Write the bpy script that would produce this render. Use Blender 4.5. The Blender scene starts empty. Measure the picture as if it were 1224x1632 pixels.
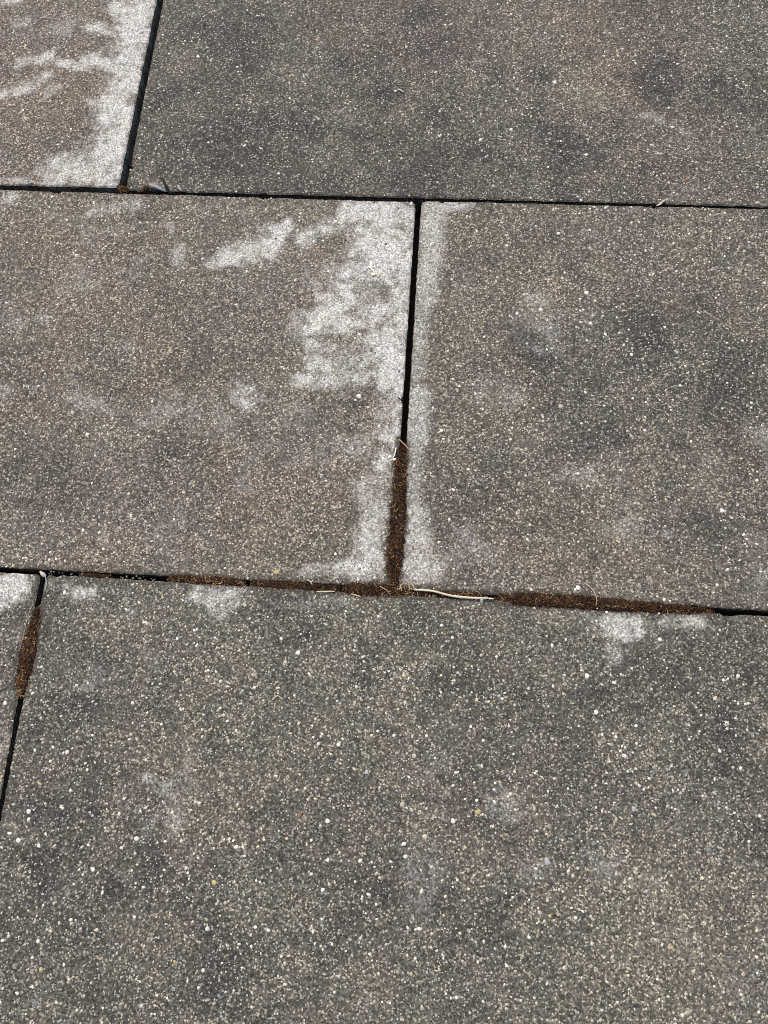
import bpy, math, random
import numpy as np
from mathutils import Matrix, Vector

# ------------------------------------------------------------------ camera, sky, sun
S = bpy.context.scene
C = S.collection
R = math.radians

def camera():
    pitch, roll, yaw = 0.293776, -0.152514, 0.212404       # hand-held phone looking down at the paving
    cd = bpy.data.cameras.new('camera')
    co = bpy.data.objects.new('camera', cd)
    C.objects.link(co)
    m = Matrix.Rotation(yaw, 4, 'Z') @ Matrix.Rotation(pitch, 4, 'X') @ Matrix.Rotation(roll, 4, 'Z')
    co.matrix_world = Matrix.Translation((0, 0, 0.62059)) @ m
    cd.sensor_fit = 'AUTO'
    cd.sensor_width = 36.0
    cd.lens = 1176.0 / 1632.0 * 36.0
    cd.clip_start = 0.01
    cd.clip_end = 500
    S.camera = co

camera()
SUN_EL, SUN_AZ = R(58), R(-32)                              # soft light from beyond and to the left
W = bpy.data.worlds.new('World')
S.world = W
W.use_nodes = True
wn = W.node_tree.nodes
sky = wn.new('ShaderNodeTexSky')
sky.sky_type = 'NISHITA'
sky.sun_disc = False
sky.sun_elevation = SUN_EL
sky.sun_rotation = SUN_AZ
sky.dust_density = 4.0
sky.air_density = 1.0
sky.ozone_density = 1.0
W.node_tree.links.new(sky.outputs[0], wn['Background'].inputs[0])
wn['Background'].inputs[1].default_value = 0.09
sd = bpy.data.lights.new('sun', 'SUN')
sd.energy = 1.5
sd.angle = R(10)
sd.color = (1.0, 0.93, 0.84)
so = bpy.data.objects.new('sun', sd)
C.objects.link(so)
dirv = Vector((math.sin(SUN_AZ) * math.cos(SUN_EL), math.cos(SUN_AZ) * math.cos(SUN_EL), math.sin(SUN_EL)))
so.rotation_euler = (-dirv).to_track_quat('-Z', 'Y').to_euler()
so.location = (-2, 3, 5)
S.view_settings.view_transform = 'Standard'
S.view_settings.look = 'None'
S.view_settings.exposure = 0.92
S.view_settings.gamma = 1.0
S.view_settings.use_curve_mapping = False
S.cycles.max_bounces = 6
S.cycles.filter_width = 0.95

rng = np.random.default_rng(11)
random.seed(5)

# ------------------------------------------------------------------ numeric noise
def _hash(ix, iy, seed):
    h = (ix.astype(np.int64) * 374761393 + iy.astype(np.int64) * 668265263 + seed * 974634777) & 0x7fffffff
    h = ((h ^ (h >> 13)) * 1274126177) & 0x7fffffff
    h = ((h ^ (h >> 11)) * 951274213) & 0x7fffffff
    return ((h ^ (h >> 16)) & 0xffffff) / float(0xffffff)

def vnoise(x, y, size, seed=0):
    x = x / size + 1000.5
    y = y / size + 1000.5
    ix, iy = np.floor(x), np.floor(y)
    fx, fy = x - ix, y - iy
    fx = fx * fx * (3 - 2 * fx)
    fy = fy * fy * (3 - 2 * fy)
    a = _hash(ix, iy, seed); b = _hash(ix + 1, iy, seed)
    c = _hash(ix, iy + 1, seed); d = _hash(ix + 1, iy + 1, seed)
    return (a + (b - a) * fx) * (1 - fy) + (c + (d - c) * fx) * fy

def fbm(x, y, size, octaves=4, seed=0):
    t = 0; amp = 1.0; tot = 0
    for o in range(octaves):
        ca, sa = math.cos(o * 0.9 + 0.4), math.sin(o * 0.9 + 0.4)
        t = t + amp * vnoise(x * ca - y * sa, x * sa + y * ca, size / 2 ** o, seed + o * 17)
        tot += amp
        amp *= 0.55
    return t / tot

def sstep(a, b, x):
    t = np.clip((x - a) / (b - a), 0, 1)
    return t * t * (3 - 2 * t)

def seg_dist(x, y, pts):
    """distance to a polyline of (x, y, radius), as a fraction of the local radius"""
    if len(pts) == 1:
        px, py, pr = pts[0][:3]
        return np.hypot(x - px, y - py) / pr
    best = np.full(x.shape, 1e9)
    for p, q in zip(pts[:-1], pts[1:]):
        dx, dy = q[0] - p[0], q[1] - p[1]
        t = np.clip(((x - p[0]) * dx + (y - p[1]) * dy) / (dx * dx + dy * dy + 1e-12), 0, 1)
        d = np.hypot(x - p[0] - t * dx, y - p[1] - t * dy)
        best = np.minimum(best, d / (p[2] + (q[2] - p[2]) * t))
    return best

def stains(x, y, strokes, warp=0.010, seed=3, soft=0.75, fr=1.0):
    """uneven stains: (strength, polyline) strokes with a frayed outline"""
    out = np.zeros(x.shape)
    wx = x + (fbm(x, y, 0.030, 4, seed) - 0.5) * 2.2 * warp
    wy = y + (fbm(x, y, 0.030, 4, seed + 50) - 0.5) * 2.2 * warp
    fray = ((fbm(x, y, 0.012, 4, seed + 90) - 0.5) + (fbm(x, y, 0.03, 5, seed + 91) - 0.5) * 1.1) * fr
    for k, pts in strokes:
        r = max(p[2] for p in pts)
        x0 = min(p[0] for p in pts) - 3 * r - .02; x1 = max(p[0] for p in pts) + 3 * r + .02
        y0 = min(p[1] for p in pts) - 3 * r - .02; y1 = max(p[1] for p in pts) + 3 * r + .02
        m = (x > x0) & (x < x1) & (y > y0) & (y < y1)
        if not m.any():
            continue
        d = seg_dist(wx[m], wy[m], pts) + fray[m] * 1.5
        v = k * np.exp(-.62 * np.maximum(d - .15, 0) ** 2) if soft == 'film' else k * (.55 * (1 - sstep(.1, 1.2 + soft * .75, d)) + .45 * (1 - sstep(.35, 1.15, d)))
        out[m] = np.maximum(out[m], v)
    return out

# ------------------------------------------------------------------ mesh helpers
def raw_mesh(name, co, faces, mats, smooth=False, attrs=None, cols=None, sizes=None):
    """co (n,3); faces a list of index arrays (m,k) of equal k each"""
    me = bpy.data.meshes.new(name)
    me.vertices.add(len(co))
    me.vertices.foreach_set('co', np.asarray(co, np.float32).ravel())
    loops = np.concatenate([f.ravel() for f in faces]).astype(np.int32)
    totals = np.concatenate([np.full(len(f), f.shape[1], np.int32) for f in faces])
    starts = np.concatenate([[0], np.cumsum(totals)[:-1]]).astype(np.int32)
    me.loops.add(len(loops))
    me.loops.foreach_set('vertex_index', loops)
    me.polygons.add(len(totals))
    me.polygons.foreach_set('loop_start', starts)
    me.polygons.foreach_set('loop_total', totals)
    if smooth:
        me.polygons.foreach_set('use_smooth', np.ones(len(totals), bool))
    for k, v in (attrs or {}).items():
        a = me.attributes.new(k, 'FLOAT', 'POINT')
        a.data.foreach_set('value', np.asarray(v, np.float32).ravel())
    if cols is not None:
        a = me.color_attributes.new('tint', 'FLOAT_COLOR', 'POINT')
        c4 = np.ones((len(co), 4), np.float32)
        c4[:, :3] = cols
        a.data.foreach_set('color', c4.ravel())
    for m in mats:
        me.materials.append(m)
    me.update(calc_edges=True)
    return me

def link(name, me, parent=None, loc=None):
    o = bpy.data.objects.new(name, me)
    C.objects.link(o)
    if parent is not None:
        o.parent = parent
        if loc is not None:
            o.location = loc
    elif loc is not None:
        o.location = loc
    return o

# ------------------------------------------------------------------ materials
def nodes_of(name):
    m = bpy.data.materials.new(name)
    m.use_nodes = True
    nt = m.node_tree
    nt.nodes.clear()
    return m, nt

class NT:
    def __init__(self, nt):
        self.nt = nt
    def n(self, kind, **kw):
        x = self.nt.nodes.new('ShaderNode' + kind)
        for k, v in kw.items():
            setattr(x, k, v)
        return x
    def l(self, a, b):
        self.nt.links.new(a, b)
    def math(self, op, a, b=None, clamp=False):
        x = self.n('Math', operation=op, use_clamp=clamp)
        for i, v in enumerate((a, b)):
            if v is None:
                continue
            if isinstance(v, (int, float)):
                x.inputs[i].default_value = v
            else:
                self.l(v, x.inputs[i])
        return x.outputs[0]
    def mix(self, f, a, b, blend='MIX'):
        x = self.n('Mix', data_type='RGBA', blend_type=blend)
        for i, v in ((0, f), (6, a), (7, b)):
            if isinstance(v, (int, float)):
                x.inputs[i].default_value = v
            elif isinstance(v, tuple):
                x.inputs[i].default_value = (*v, 1)
            else:
                self.l(v, x.inputs[i])
        return x.outputs[2]
    def ramp(self, f, stops, interp='LINEAR'):
        x = self.n('ValToRGB')
        x.color_ramp.interpolation = interp
        e = x.color_ramp.elements
        while len(e) < len(stops):
            e.new(0.5)
        for i, (p, c) in enumerate(stops):
            e[i].position = p
            e[i].color = (*c, 1) if isinstance(c, tuple) else (c, c, c, 1)
        self.l(f, x.inputs[0])
        return x.outputs[0]
    def rng(self, v, a, b, c=0.0, d=1.0):
        x = self.n('MapRange', clamp=True, interpolation_type='SMOOTHSTEP')
        self.l(v, x.inputs[0])
        for i, q in enumerate((a, b, c, d)):
            x.inputs[i + 1].default_value = q
        return x.outputs[0]
    def noise(self, vec, scale, detail=3, rough=0.55):
        x = self.n('TexNoise')
        self.l(vec, x.inputs['Vector'])
        x.inputs['Scale'].default_value = scale
        x.inputs['Detail'].default_value = detail
        x.inputs['Roughness'].default_value = rough
        return x.outputs['Fac']
    def voro(self, vec, scale, feature='F1'):
        x = self.n('TexVoronoi', feature=feature)
        self.l(vec, x.inputs['Vector'])
        x.inputs['Scale'].default_value = scale
        return x
    def attr(self, name):
        return self.n('Attribute', attribute_name=name).outputs['Fac']

def concrete_material():
    m, nt = nodes_of('weathered_concrete')
    g = NT(nt)
    pos = g.n('NewGeometry').outputs['Position']
    eff, warm, dark, dirt, cream = (g.attr(k) for k in ('efflorescence', 'warm', 'dark', 'dirt', 'cream'))
    # slab body: grey, brown and mauve drifts
    n1 = g.noise(pos, 9, 4)
    n2 = g.noise(pos, 31, 4)
    n3 = g.noise(pos, 120, 3)
    grey = g.mix(g.rng(n2, .35, .65), (.119, .114, .093), (.131, .124, .101))
    brown = g.mix(g.rng(n1, .4, .6), (.160, .133, .106), (.150, .129, .112))
    wf = g.math('ADD', warm, g.math('MULTIPLY', g.math('SUBTRACT', n2, 0.5), 0.9), clamp=True)
    body = g.mix(wf, grey, brown)
    dk = g.math('ADD', dark, g.math('MULTIPLY', g.math('SUBTRACT', n3, 0.5), 0.25), clamp=True)
    body = g.mix(dk, body, g.mix(0.35, g.mix(1.0, body, (.48, .48, .50), 'MULTIPLY'), (.055, .057, .060)))
    body = g.mix(g.math('MULTIPLY', cream, .8, clamp=True), body, (.215, .200, .150))
    # cement paste and sand, grain by grain
    va = g.voro(pos, 780)
    vb = g.voro(pos, 500)
    ra = g.n('SeparateColor'); g.l(va.outputs['Color'], ra.inputs[0])
    rb = g.n('SeparateColor'); g.l(vb.outputs['Color'], rb.inputs[0])
    mul = g.ramp(ra.outputs[0], [(0.0, 0.28), (0.30, 0.55), (0.65, 0.88), (0.85, 1.30), (0.95, 2.3), (1.0, 3.3)])
    grain = g.mix(1.0, body, mul, 'MULTIPLY')
    vc = g.voro(pos, 270)
    rc = g.n('SeparateColor'); g.l(vc.outputs['Color'], rc.inputs[0])
    grain = g.mix(g.math('SUBTRACT', 1.0, g.rng(vc.outputs['Distance'], .25, .5)), grain, g.mix(1.0, grain, g.ramp(rc.outputs[0], [(0, (.72, .72, .74)), (.5, (1.0, 1.0, .98)), (1, (1.35, 1.30, 1.18))]), 'MULTIPLY'))
    # paler sand grains: about one cell in seven, rounded
    sel = g.math('GREATER_THAN', rb.outputs[0], 0.855)
    rd = g.math('SUBTRACT', 1.0, g.rng(vb.outputs['Distance'], .22, .46))
    sandc = g.ramp(rb.outputs[1], [(0.0, (.32, .29, .22)), (0.4, (.40, .375, .31)), (0.7, (.50, .475, .41)), (1.0, (.62, .58, .47))])
    grain = g.mix(g.math('MULTIPLY', g.math('MULTIPLY', sel, rd), .85), grain, sandc)
    # dark pits
    vp = g.voro(pos, 350)
    rp = g.n('SeparateColor'); g.l(vp.outputs['Color'], rp.inputs[0])
    pit = g.math('MULTIPLY', g.math('GREATER_THAN', rp.outputs[0], .80), g.math('SUBTRACT', 1.0, g.rng(vp.outputs['Distance'], .12, .36)))
    grain = g.mix(g.math('MULTIPLY', pit, .65), grain, (.035, .032, .028))
    # white lime bloom that sits on the grains and leaves pits bare
    fine = g.math('SUBTRACT', ra.outputs[1], 0.5)
    # each grain takes the bloom at its own threshold
    th = g.math('ADD', g.math('MULTIPLY', ra.outputs[1], .62), g.math('MULTIPLY', n3, .5))
    e0 = g.math('SUBTRACT', g.math('MULTIPLY', eff, 1.12), th)
    ef = g.math('MULTIPLY', g.rng(e0, -.80, .72), g.rng(eff, .0, .22))
    ef = g.math('MULTIPLY', ef, g.math('SUBTRACT', 1.0, g.math('MULTIPLY', pit, .6)))
    lime = g.mix(1.0, (.445, .44, .41), g.ramp(ra.outputs[2], [(0, .5), (.5, .95), (1, 1.6)]), 'MULTIPLY')
    col = g.mix(ef, grain, lime)
    # soil and algae along the joints
    dd = g.math('MULTIPLY', dirt, g.math('ADD', .75, g.math('MULTIPLY', fine, .7)), clamp=True)
    col = g.mix(dd, col, (.040, .034, .025))
    bs = g.n('BsdfPrincipled')
    g.l(col, bs.inputs['Base Color'])
    bs.inputs['Roughness'].default_value = 0.85
    bs.inputs['Specular IOR Level'].default_value = 0.25
    hgt = g.math('ADD', g.math('MULTIPLY', g.math('SUBTRACT', 1.0, va.outputs['Distance']), .6),
                 g.math('MULTIPLY', g.math('SUBTRACT', 1.0, vb.outputs['Distance']), .8))
    hgt = g.math('SUBTRACT', hgt, g.math('MULTIPLY', pit, .9))
    bu = g.n('Bump')
    bu.inputs['Strength'].default_value = 0.55
    bu.inputs['Distance'].default_value = 0.0006
    g.l(hgt, bu.inputs['Height'])
    g.l(bu.outputs[0], bs.inputs['Normal'])
    out = g.n('OutputMaterial')
    g.l(bs.outputs[0], out.inputs[0])
    return m

def tint_material(name, rough=0.7, spec=0.3, mottle=0.25, scale=900, trans=0.0):
    m, nt = nodes_of(name)
    g = NT(nt)
    pos = g.n('NewGeometry').outputs['Position']
    a = g.n('Attribute', attribute_name='tint').outputs['Color']
    f = g.noise(pos, scale, 3)
    k = g.ramp(f, [(0.25, 1 - mottle), (0.75, 1 + mottle)])
    col = g.mix(1.0, a, k, 'MULTIPLY')
    bs = g.n('BsdfPrincipled')
    g.l(col, bs.inputs['Base Color'])
    bs.inputs['Roughness'].default_value = rough
    bs.inputs['Specular IOR Level'].default_value = spec
    bs.inputs['Transmission Weight'].default_value = trans
    bu = g.n('Bump')
    bu.inputs['Strength'].default_value = 0.3
    bu.inputs['Distance'].default_value = 0.0003
    g.l(f, bu.inputs['Height'])
    g.l(bu.outputs[0], bs.inputs['Normal'])
    out = g.n('OutputMaterial')
    g.l(bs.outputs[0], out.inputs[0])
    return m

def soil_material(name, c0, c1, scale):
    m, nt = nodes_of(name)
    g = NT(nt)
    pos = g.n('NewGeometry').outputs['Position']
    v = g.voro(pos, scale)
    s = g.n('SeparateColor'); g.l(v.outputs['Color'], s.inputs[0])
    n = g.noise(pos, scale * .12, 4)
    col = g.mix(g.math('MULTIPLY', g.math('ADD', s.outputs[0], n), .5), c0, c1)
    bs = g.n('BsdfPrincipled')
    g.l(col, bs.inputs['Base Color'])
    bs.inputs['Roughness'].default_value = 0.95
    bu = g.n('Bump')
    bu.inputs['Distance'].default_value = 0.001
    g.l(v.outputs['Distance'], bu.inputs['Height'])
    g.l(bu.outputs[0], bs.inputs['Normal'])
    out = g.n('OutputMaterial')
    g.l(bs.outputs[0], out.inputs[0])
    return m

M_CON = concrete_material()
M_STONE = tint_material('stone_grain', 0.6, 0.4, 0.18, 1500)
M_MOSS = tint_material('dry_moss', 0.8, 0.2, 0.3, 700)
M_STRAW = tint_material('dry_straw', 0.55, 0.35, 0.15, 800)
M_SAND = soil_material('joint_soil', (.020, .017, .013), (.060, .050, .038), 500)
M_EARTH = soil_material('dry_earth', (.055, .045, .030), (.12, .10, .07), 60)

# ------------------------------------------------------------------ ground
def ground():
    # one sheet out to the horizon, with a shallow tray dug for the paving
    xs = [-400, -60, -8, -3.3, -3.25, 3.25, 3.3, 8, 60, 400]
    ys = [-400, -60, -8, -1.55, -1.5, 2.5, 2.55, 8, 60, 400]
    X, Y = np.meshgrid(xs, ys)
    inside = (abs(X) < 3.27) & (Y > -1.52) & (Y < 2.52)
    Z = np.where(inside, -0.075, -0.012)
    n = len(xs)
    idx = np.arange(n * n).reshape(n, n)
    f = np.stack([idx[:-1, :-1], idx[:-1, 1:], idx[1:, 1:], idx[1:, :-1]], -1).reshape(-1, 4)
    o = link('ground', raw_mesh('ground', np.stack([X, Y, Z], -1).reshape(-1, 3), [f], [M_EARTH]))
    o['kind'] = 'structure'

ground()

def bedding():
    # dark grit the slabs are laid on; it shows at the bottom of the open joints
    xs = np.concatenate([np.arange(-3.2, -.8, .1), np.arange(-.8, .7, .006), np.arange(.7, 3.21, .1)])
    ys = np.concatenate([np.arange(-1.45, -.5, .1), np.arange(-.5, 1.0, .006), np.arange(1.0, 2.46, .1)])
    X, Y = np.meshgrid(xs, ys)
    Z = -0.036 + (fbm(X, Y, .012, 3, 71) - .5) * .010 + (fbm(X, Y, .09, 2, 5) - .5) * .010
    r, c = Z.shape
    idx = np.arange(r * c).reshape(r, c)
    f = np.stack([idx[:-1, :-1], idx[:-1, 1:], idx[1:, 1:], idx[1:, :-1]], -1).reshape(-1, 4)
    o = link('pavement', raw_mesh('pavement', np.stack([X, Y, Z], -1).reshape(-1, 3), [f], [M_SAND], smooth=True))
    o['kind'] = 'structure'
    return o

PAVEMENT = bedding()

# ------------------------------------------------------------------ stains on the slabs, in metres on the paving
# white lime bloom
EFF = {
 'a': [(1.0, [(-0.3521, 0.8094, 0.0302), (-0.3518, 0.7716, 0.0263), (-0.3485, 0.6989, 0.0222), (-0.3508, 0.6296, 0.0206), (-0.3491, 0.5637, 0.0199), (-0.3473, 0.5303, 0.0202)]),
       (1.0, [(-0.3440, 0.5462, 0.0175), (-0.3797, 0.5389, 0.0160), (-0.4083, 0.5302, 0.0131)]), (.9, [(-0.3631, 0.6767, 0.0102), (-0.3994, 0.6822, 0.0103)]), (.75, [(-0.3712, 0.7236, 0.0096), (-0.4005, 0.7268, 0.0089)]),
       (.7, [(-0.4128, 0.6775, 0.0063), (-0.4310, 0.6799, 0.0063)]), (.85, [(-0.4495, 0.6831, 0.0071), (-0.4733, 0.6773, 0.0071)]), (.7, [(-0.4399, 0.6535, 0.0070), (-0.4558, 0.6446, 0.0070), (-0.4853, 0.6336, 0.0070)]), (.6, [(-0.4228, 0.6384, 0.0054), (-0.4330, 0.6364, 0.0046)]),
       (.6, [(-0.5263, 0.7697, 0.0100), (-0.4963, 0.7681, 0.0100)]), (.45, [(-0.4815, 0.7330, 0.0065), (-0.4920, 0.7310, 0.0065)]), (.45, [(-0.4901, 0.5169, 0.0044), (-0.4228, 0.5188, 0.0043), (-0.3427, 0.5195, 0.0050)]),
       (.35, [(-0.5255, 0.6090, 0.0231)])],
 'b': [(.42, [(0.1938, 0.6202, 0.0050), (0.2077, 0.6189, 0.0071), (0.2176, 0.6151, 0.0057)]), (.42, [(0.2301, 0.6130, 0.0056), (0.2399, 0.6077, 0.0063)]), (.25, [(0.0990, 0.7235, 0.0229)]), (.25, [(-0.1169, 0.6682, 0.0091)]),
       (.22, [(-0.3175, 0.6994, 0.0063), (-0.2972, 0.7051, 0.0063), (-0.2684, 0.7002, 0.0055)]), (.2, [(-0.2568, 0.6150, 0.0075)]), (.22, [(0.1852, 0.7248, 0.0377)]), (.28, [(-0.3036, 0.5238, 0.0043), (-0.2435, 0.5177, 0.0043)]),
       (.2, [(-0.0153, 0.7218, 0.0463)])],
 'c': [(.85, [(-0.0425, 0.4913, 0.0191), (-0.0353, 0.4230, 0.0170), (-0.0367, 0.3545, 0.0113)]), (.5, [(-0.0600, 0.4723, 0.0405), (-0.0749, 0.3799, 0.0384)]), (.3, [(-0.1722, 0.4613, 0.0408), (-0.1176, 0.4852, 0.0342)]), (.95, [(-0.2103, 0.4367, 0.0061), (-0.1982, 0.4407, 0.0081), (-0.1829, 0.4449, 0.0094), (-0.1698, 0.4511, 0.0101), (-0.1635, 0.4631, 0.0088), (-0.1569, 0.4721, 0.0068)]), (.5, [(-0.2257, 0.4340, 0.0081), (-0.1793, 0.4684, 0.0082)]), (.85, [(-0.1346, 0.4640, 0.0088), (-0.1197, 0.4741, 0.0088), (-0.1017, 0.4842, 0.0096)]), (1.0, [(-0.0933, 0.4972, 0.0110), (-0.0680, 0.4980, 0.0137), (-0.0398, 0.4988, 0.0123)]),
       (1.0, [(-0.0673, 0.4868, 0.0273), (-0.0515, 0.4365, 0.0277)]), (.85, [(-0.0811, 0.4213, 0.0171), (-0.0941, 0.3929, 0.0168)]), (.85, [(-0.1311, 0.3655, 0.0141), (-0.0921, 0.3691, 0.0153), (-0.0479, 0.3810, 0.0192)]), (.75, [(-0.1161, 0.3347, 0.0150), (-0.0733, 0.3201, 0.0173)]),
       (.9, [(-0.0521, 0.3539, 0.0201), (-0.0386, 0.3088, 0.0146)]), (.7, [(-0.1255, 0.3088, 0.0062), (-0.0784, 0.3096, 0.0086)]), (.75, [(-0.0416, 0.3022, 0.0122), (-0.0339, 0.2526, 0.0106)]), (.62, [(-0.0476, 0.2278, 0.0104), (-0.0511, 0.1749, 0.0135), (-0.0481, 0.1329, 0.0120)]),
       (.65, [(-0.0372, 0.1318, 0.0087), (-0.1075, 0.1267, 0.0066)]), (.6, [(-0.3816, 0.3582, 0.0085)]), (.45, [(-0.4120, 0.3584, 0.0086)]), (.55, [(-0.1785, 0.2948, 0.0099), (-0.1730, 0.2835, 0.0086)]), (.45, [(-0.2652, 0.4435, 0.0075), (-0.2567, 0.4293, 0.0061)]),
       (.5, [(-0.2750, 0.4742, 0.0062)]), (.35, [(-0.3425, 0.2758, 0.0112), (-0.2934, 0.2716, 0.0123)]), (.45, [(-0.3567, 0.4868, 0.0092), (-0.3126, 0.4980, 0.0092)]), (.5, [(-0.4495, 0.5016, 0.0086)]), (.3, [(-0.2070, 0.2505, 0.0132)]),
       (.32, [(-0.2863, 0.1478, 0.0114)]), (.35, [(-0.4043, 0.2795, 0.0088)]), (.3, [(-0.1286, 0.1707, 0.0102)]), (.28, [(-0.2952, 0.3923, 0.0159)]), (.32, [(-0.2079, 0.2567, 0.0085), (-0.1986, 0.2760, 0.0061)]), (.35, [(-0.3197, 0.4623, 0.0069), (-0.4082, 0.4798, 0.0085)]),
       (.25, [(-0.0950, 0.2314, 0.0141)]), (.3, [(-0.2600, 0.4958, 0.0056), (-0.1699, 0.4986, 0.0056)])],
 'd': [(.72, [(-0.0117, 0.5019, 0.0123), (-0.0123, 0.4379, 0.0112), (-0.0151, 0.3959, 0.0096)]), (.7, [(-0.0118, 0.5034, 0.0068), (0.0256, 0.5061, 0.0048)]), (.48, [(-0.0192, 0.3821, 0.0083), (-0.0192, 0.3160, 0.0092)]), (.72, [(-0.0181, 0.2969, 0.0109), (-0.0161, 0.2596, 0.0118)]),
       (.48, [(-0.0163, 0.2414, 0.0099), (-0.0162, 0.1998, 0.0085)]), (.7, [(-0.0120, 0.1827, 0.0101), (-0.0083, 0.1351, 0.0120)]), (.6, [(0.0056, 0.1359, 0.0098)]), (.38, [(0.0915, 0.4000, 0.0152)]), (.3, [(0.1413, 0.3817, 0.0125)]), (.4, [(0.2034, 0.1774, 0.0049)]),
       (.2, [(0.2503, 0.2080, 0.0088)]), (.2, [(0.0953, 0.2650, 0.0175)]), (.2, [(0.2837, 0.4483, 0.0255)]), (.22, [(0.1545, 0.4721, 0.0197)]), (.12, [(0.2750, 0.1703, 0.0096)]), (.22, [(0.0434, 0.1245, 0.0075), (0.1692, 0.1264, 0.0074)])],
 'e': [(.85, [(-0.3549, 0.1003, 0.0100), (-0.3640, 0.0954, 0.0100)]), (.35, [(-0.3531, 0.0579, 0.0087)]), (.4, [(-0.3445, 0.1048, 0.0056)]), (.3, [(-0.3445, 0.0061, 0.0063)])],
 'f': [(.9, [(-0.1912, 0.1027, 0.0076), (-0.1758, 0.1020, 0.0098), (-0.1596, 0.1040, 0.0076)]), (.8, [(-0.3072, 0.0987, 0.0077), (-0.2904, 0.0986, 0.0055)]), (.5, [(-0.3233, 0.1033, 0.0067)]), (.45, [(-0.1319, 0.1002, 0.0054), (-0.0619, 0.1011, 0.0048)]),
       (.28, [(-0.2740, 0.0333, 0.0105)]), (.32, [(-0.3021, 0.0663, 0.0087)]), (.8, [(0.1531, 0.0959, 0.0093), (0.1736, 0.0971, 0.0103)]), (.75, [(0.1553, 0.0785, 0.0077), (0.1602, 0.0712, 0.0051)]), (.75, [(0.1993, 0.1029, 0.0052), (0.2246, 0.1013, 0.0056)]),
       (.35, [(0.1728, 0.0719, 0.0061), (0.1786, 0.0954, 0.0062)]), (.3, [(0.1580, 0.0890, 0.0236), (0.2193, 0.0978, 0.0154)]), (.25, [(-0.1811, 0.1006, 0.0272), (-0.3022, 0.0962, 0.0221)]), (.6, [(-0.2094, -0.0513, 0.0059), (-0.1960, -0.0551, 0.0069)]), (.35, [(-0.1811, -0.0517, 0.0098)]), (.2, [(0.0871, 0.0022, 0.0166)]), (.4, [(0.0067, 0.1142, 0.0053), (0.0440, 0.1062, 0.0053)]),
       (.35, [(0.0912, 0.1032, 0.0052), (0.1378, 0.1034, 0.0062)]), (.15, [(0.1804, -0.1358, 0.0520)]), (.22, [(-0.0052, -0.1332, 0.0269)]), (.22, [(0.1166, -0.0764, 0.0165)]), (.24, [(0.1903, -0.0600, 0.0138)]), (.25, [(0.2349, -0.0590, 0.0137)]),
       (.2, [(-0.0570, 0.0398, 0.0308)]), (.28, [(0.2417, -0.1634, 0.0336)]), (.2, [(0.0799, -0.1682, 0.0258)]), (.25, [(-0.0389, -0.1897, 0.0173)]), (.2, [(-0.2600, -0.1262, 0.0188)]), (.3, [(0.1694, 0.0392, 0.0069)]), (.22, [(0.1169, 0.0408, 0.0200)]),
       (.3, [(0.2452, 0.1072, 0.0051), (0.2900, 0.1021, 0.0061)])],
}
# warm brown drifts
WARM = {
 'a': [(.9, [(-0.4559, 0.6794, 0.2061)])],
 'b': [(.7, [(0.0236, 0.7759, 0.0711), (0.1591, 0.7419, 0.0688)]), (.8, [(0.1841, 0.6822, 0.0516)]), (.7, [(0.2431, 0.5712, 0.0619)]), (.55, [(0.1187, 0.6073, 0.0428)]), (.5, [(-0.0153, 0.7218, 0.0463), (-0.1269, 0.7469, 0.0396)])],
 'c': [(.85, [(-0.3648, 0.4255, 0.0887)]), (.85, [(-0.1949, 0.3891, 0.0458)]), (.95, [(-0.2670, 0.1517, 0.0798)]), (.9, [(-0.1585, 0.1865, 0.0574)]), (.8, [(-0.1364, 0.4193, 0.0330)]), (.9, [(-0.0535, 0.2890, 0.0181)]), (.8, [(-0.3752, 0.2873, 0.0504)]), (.7, [(-0.2658, 0.3250, 0.0445)])],
 'd': [(.5, [(0.0375, 0.3185, 0.0365)]), (.55, [(0.1662, 0.4583, 0.0520)]), (.5, [(0.0885, 0.4067, 0.0319)]), (.6, [(0.2688, 0.4902, 0.0393)]), (.5, [(0.0640, 0.1530, 0.0490)]), (.5, [(0.1726, 0.2506, 0.0286)]), (.5, [(0.1960, 0.1495, 0.0532)])],
 'e': [(.5, [(-0.3570, 0.0630, 0.0327)]), (.8, [(-0.3359, -0.0383, 0.0152)])],
 'f': [(.45, [(-0.0290, -0.0643, 0.0711)]), (.45, [(0.0921, -0.0093, 0.0581)]), (.35, [(-0.1682, -0.1413, 0.0412)])],
}
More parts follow.
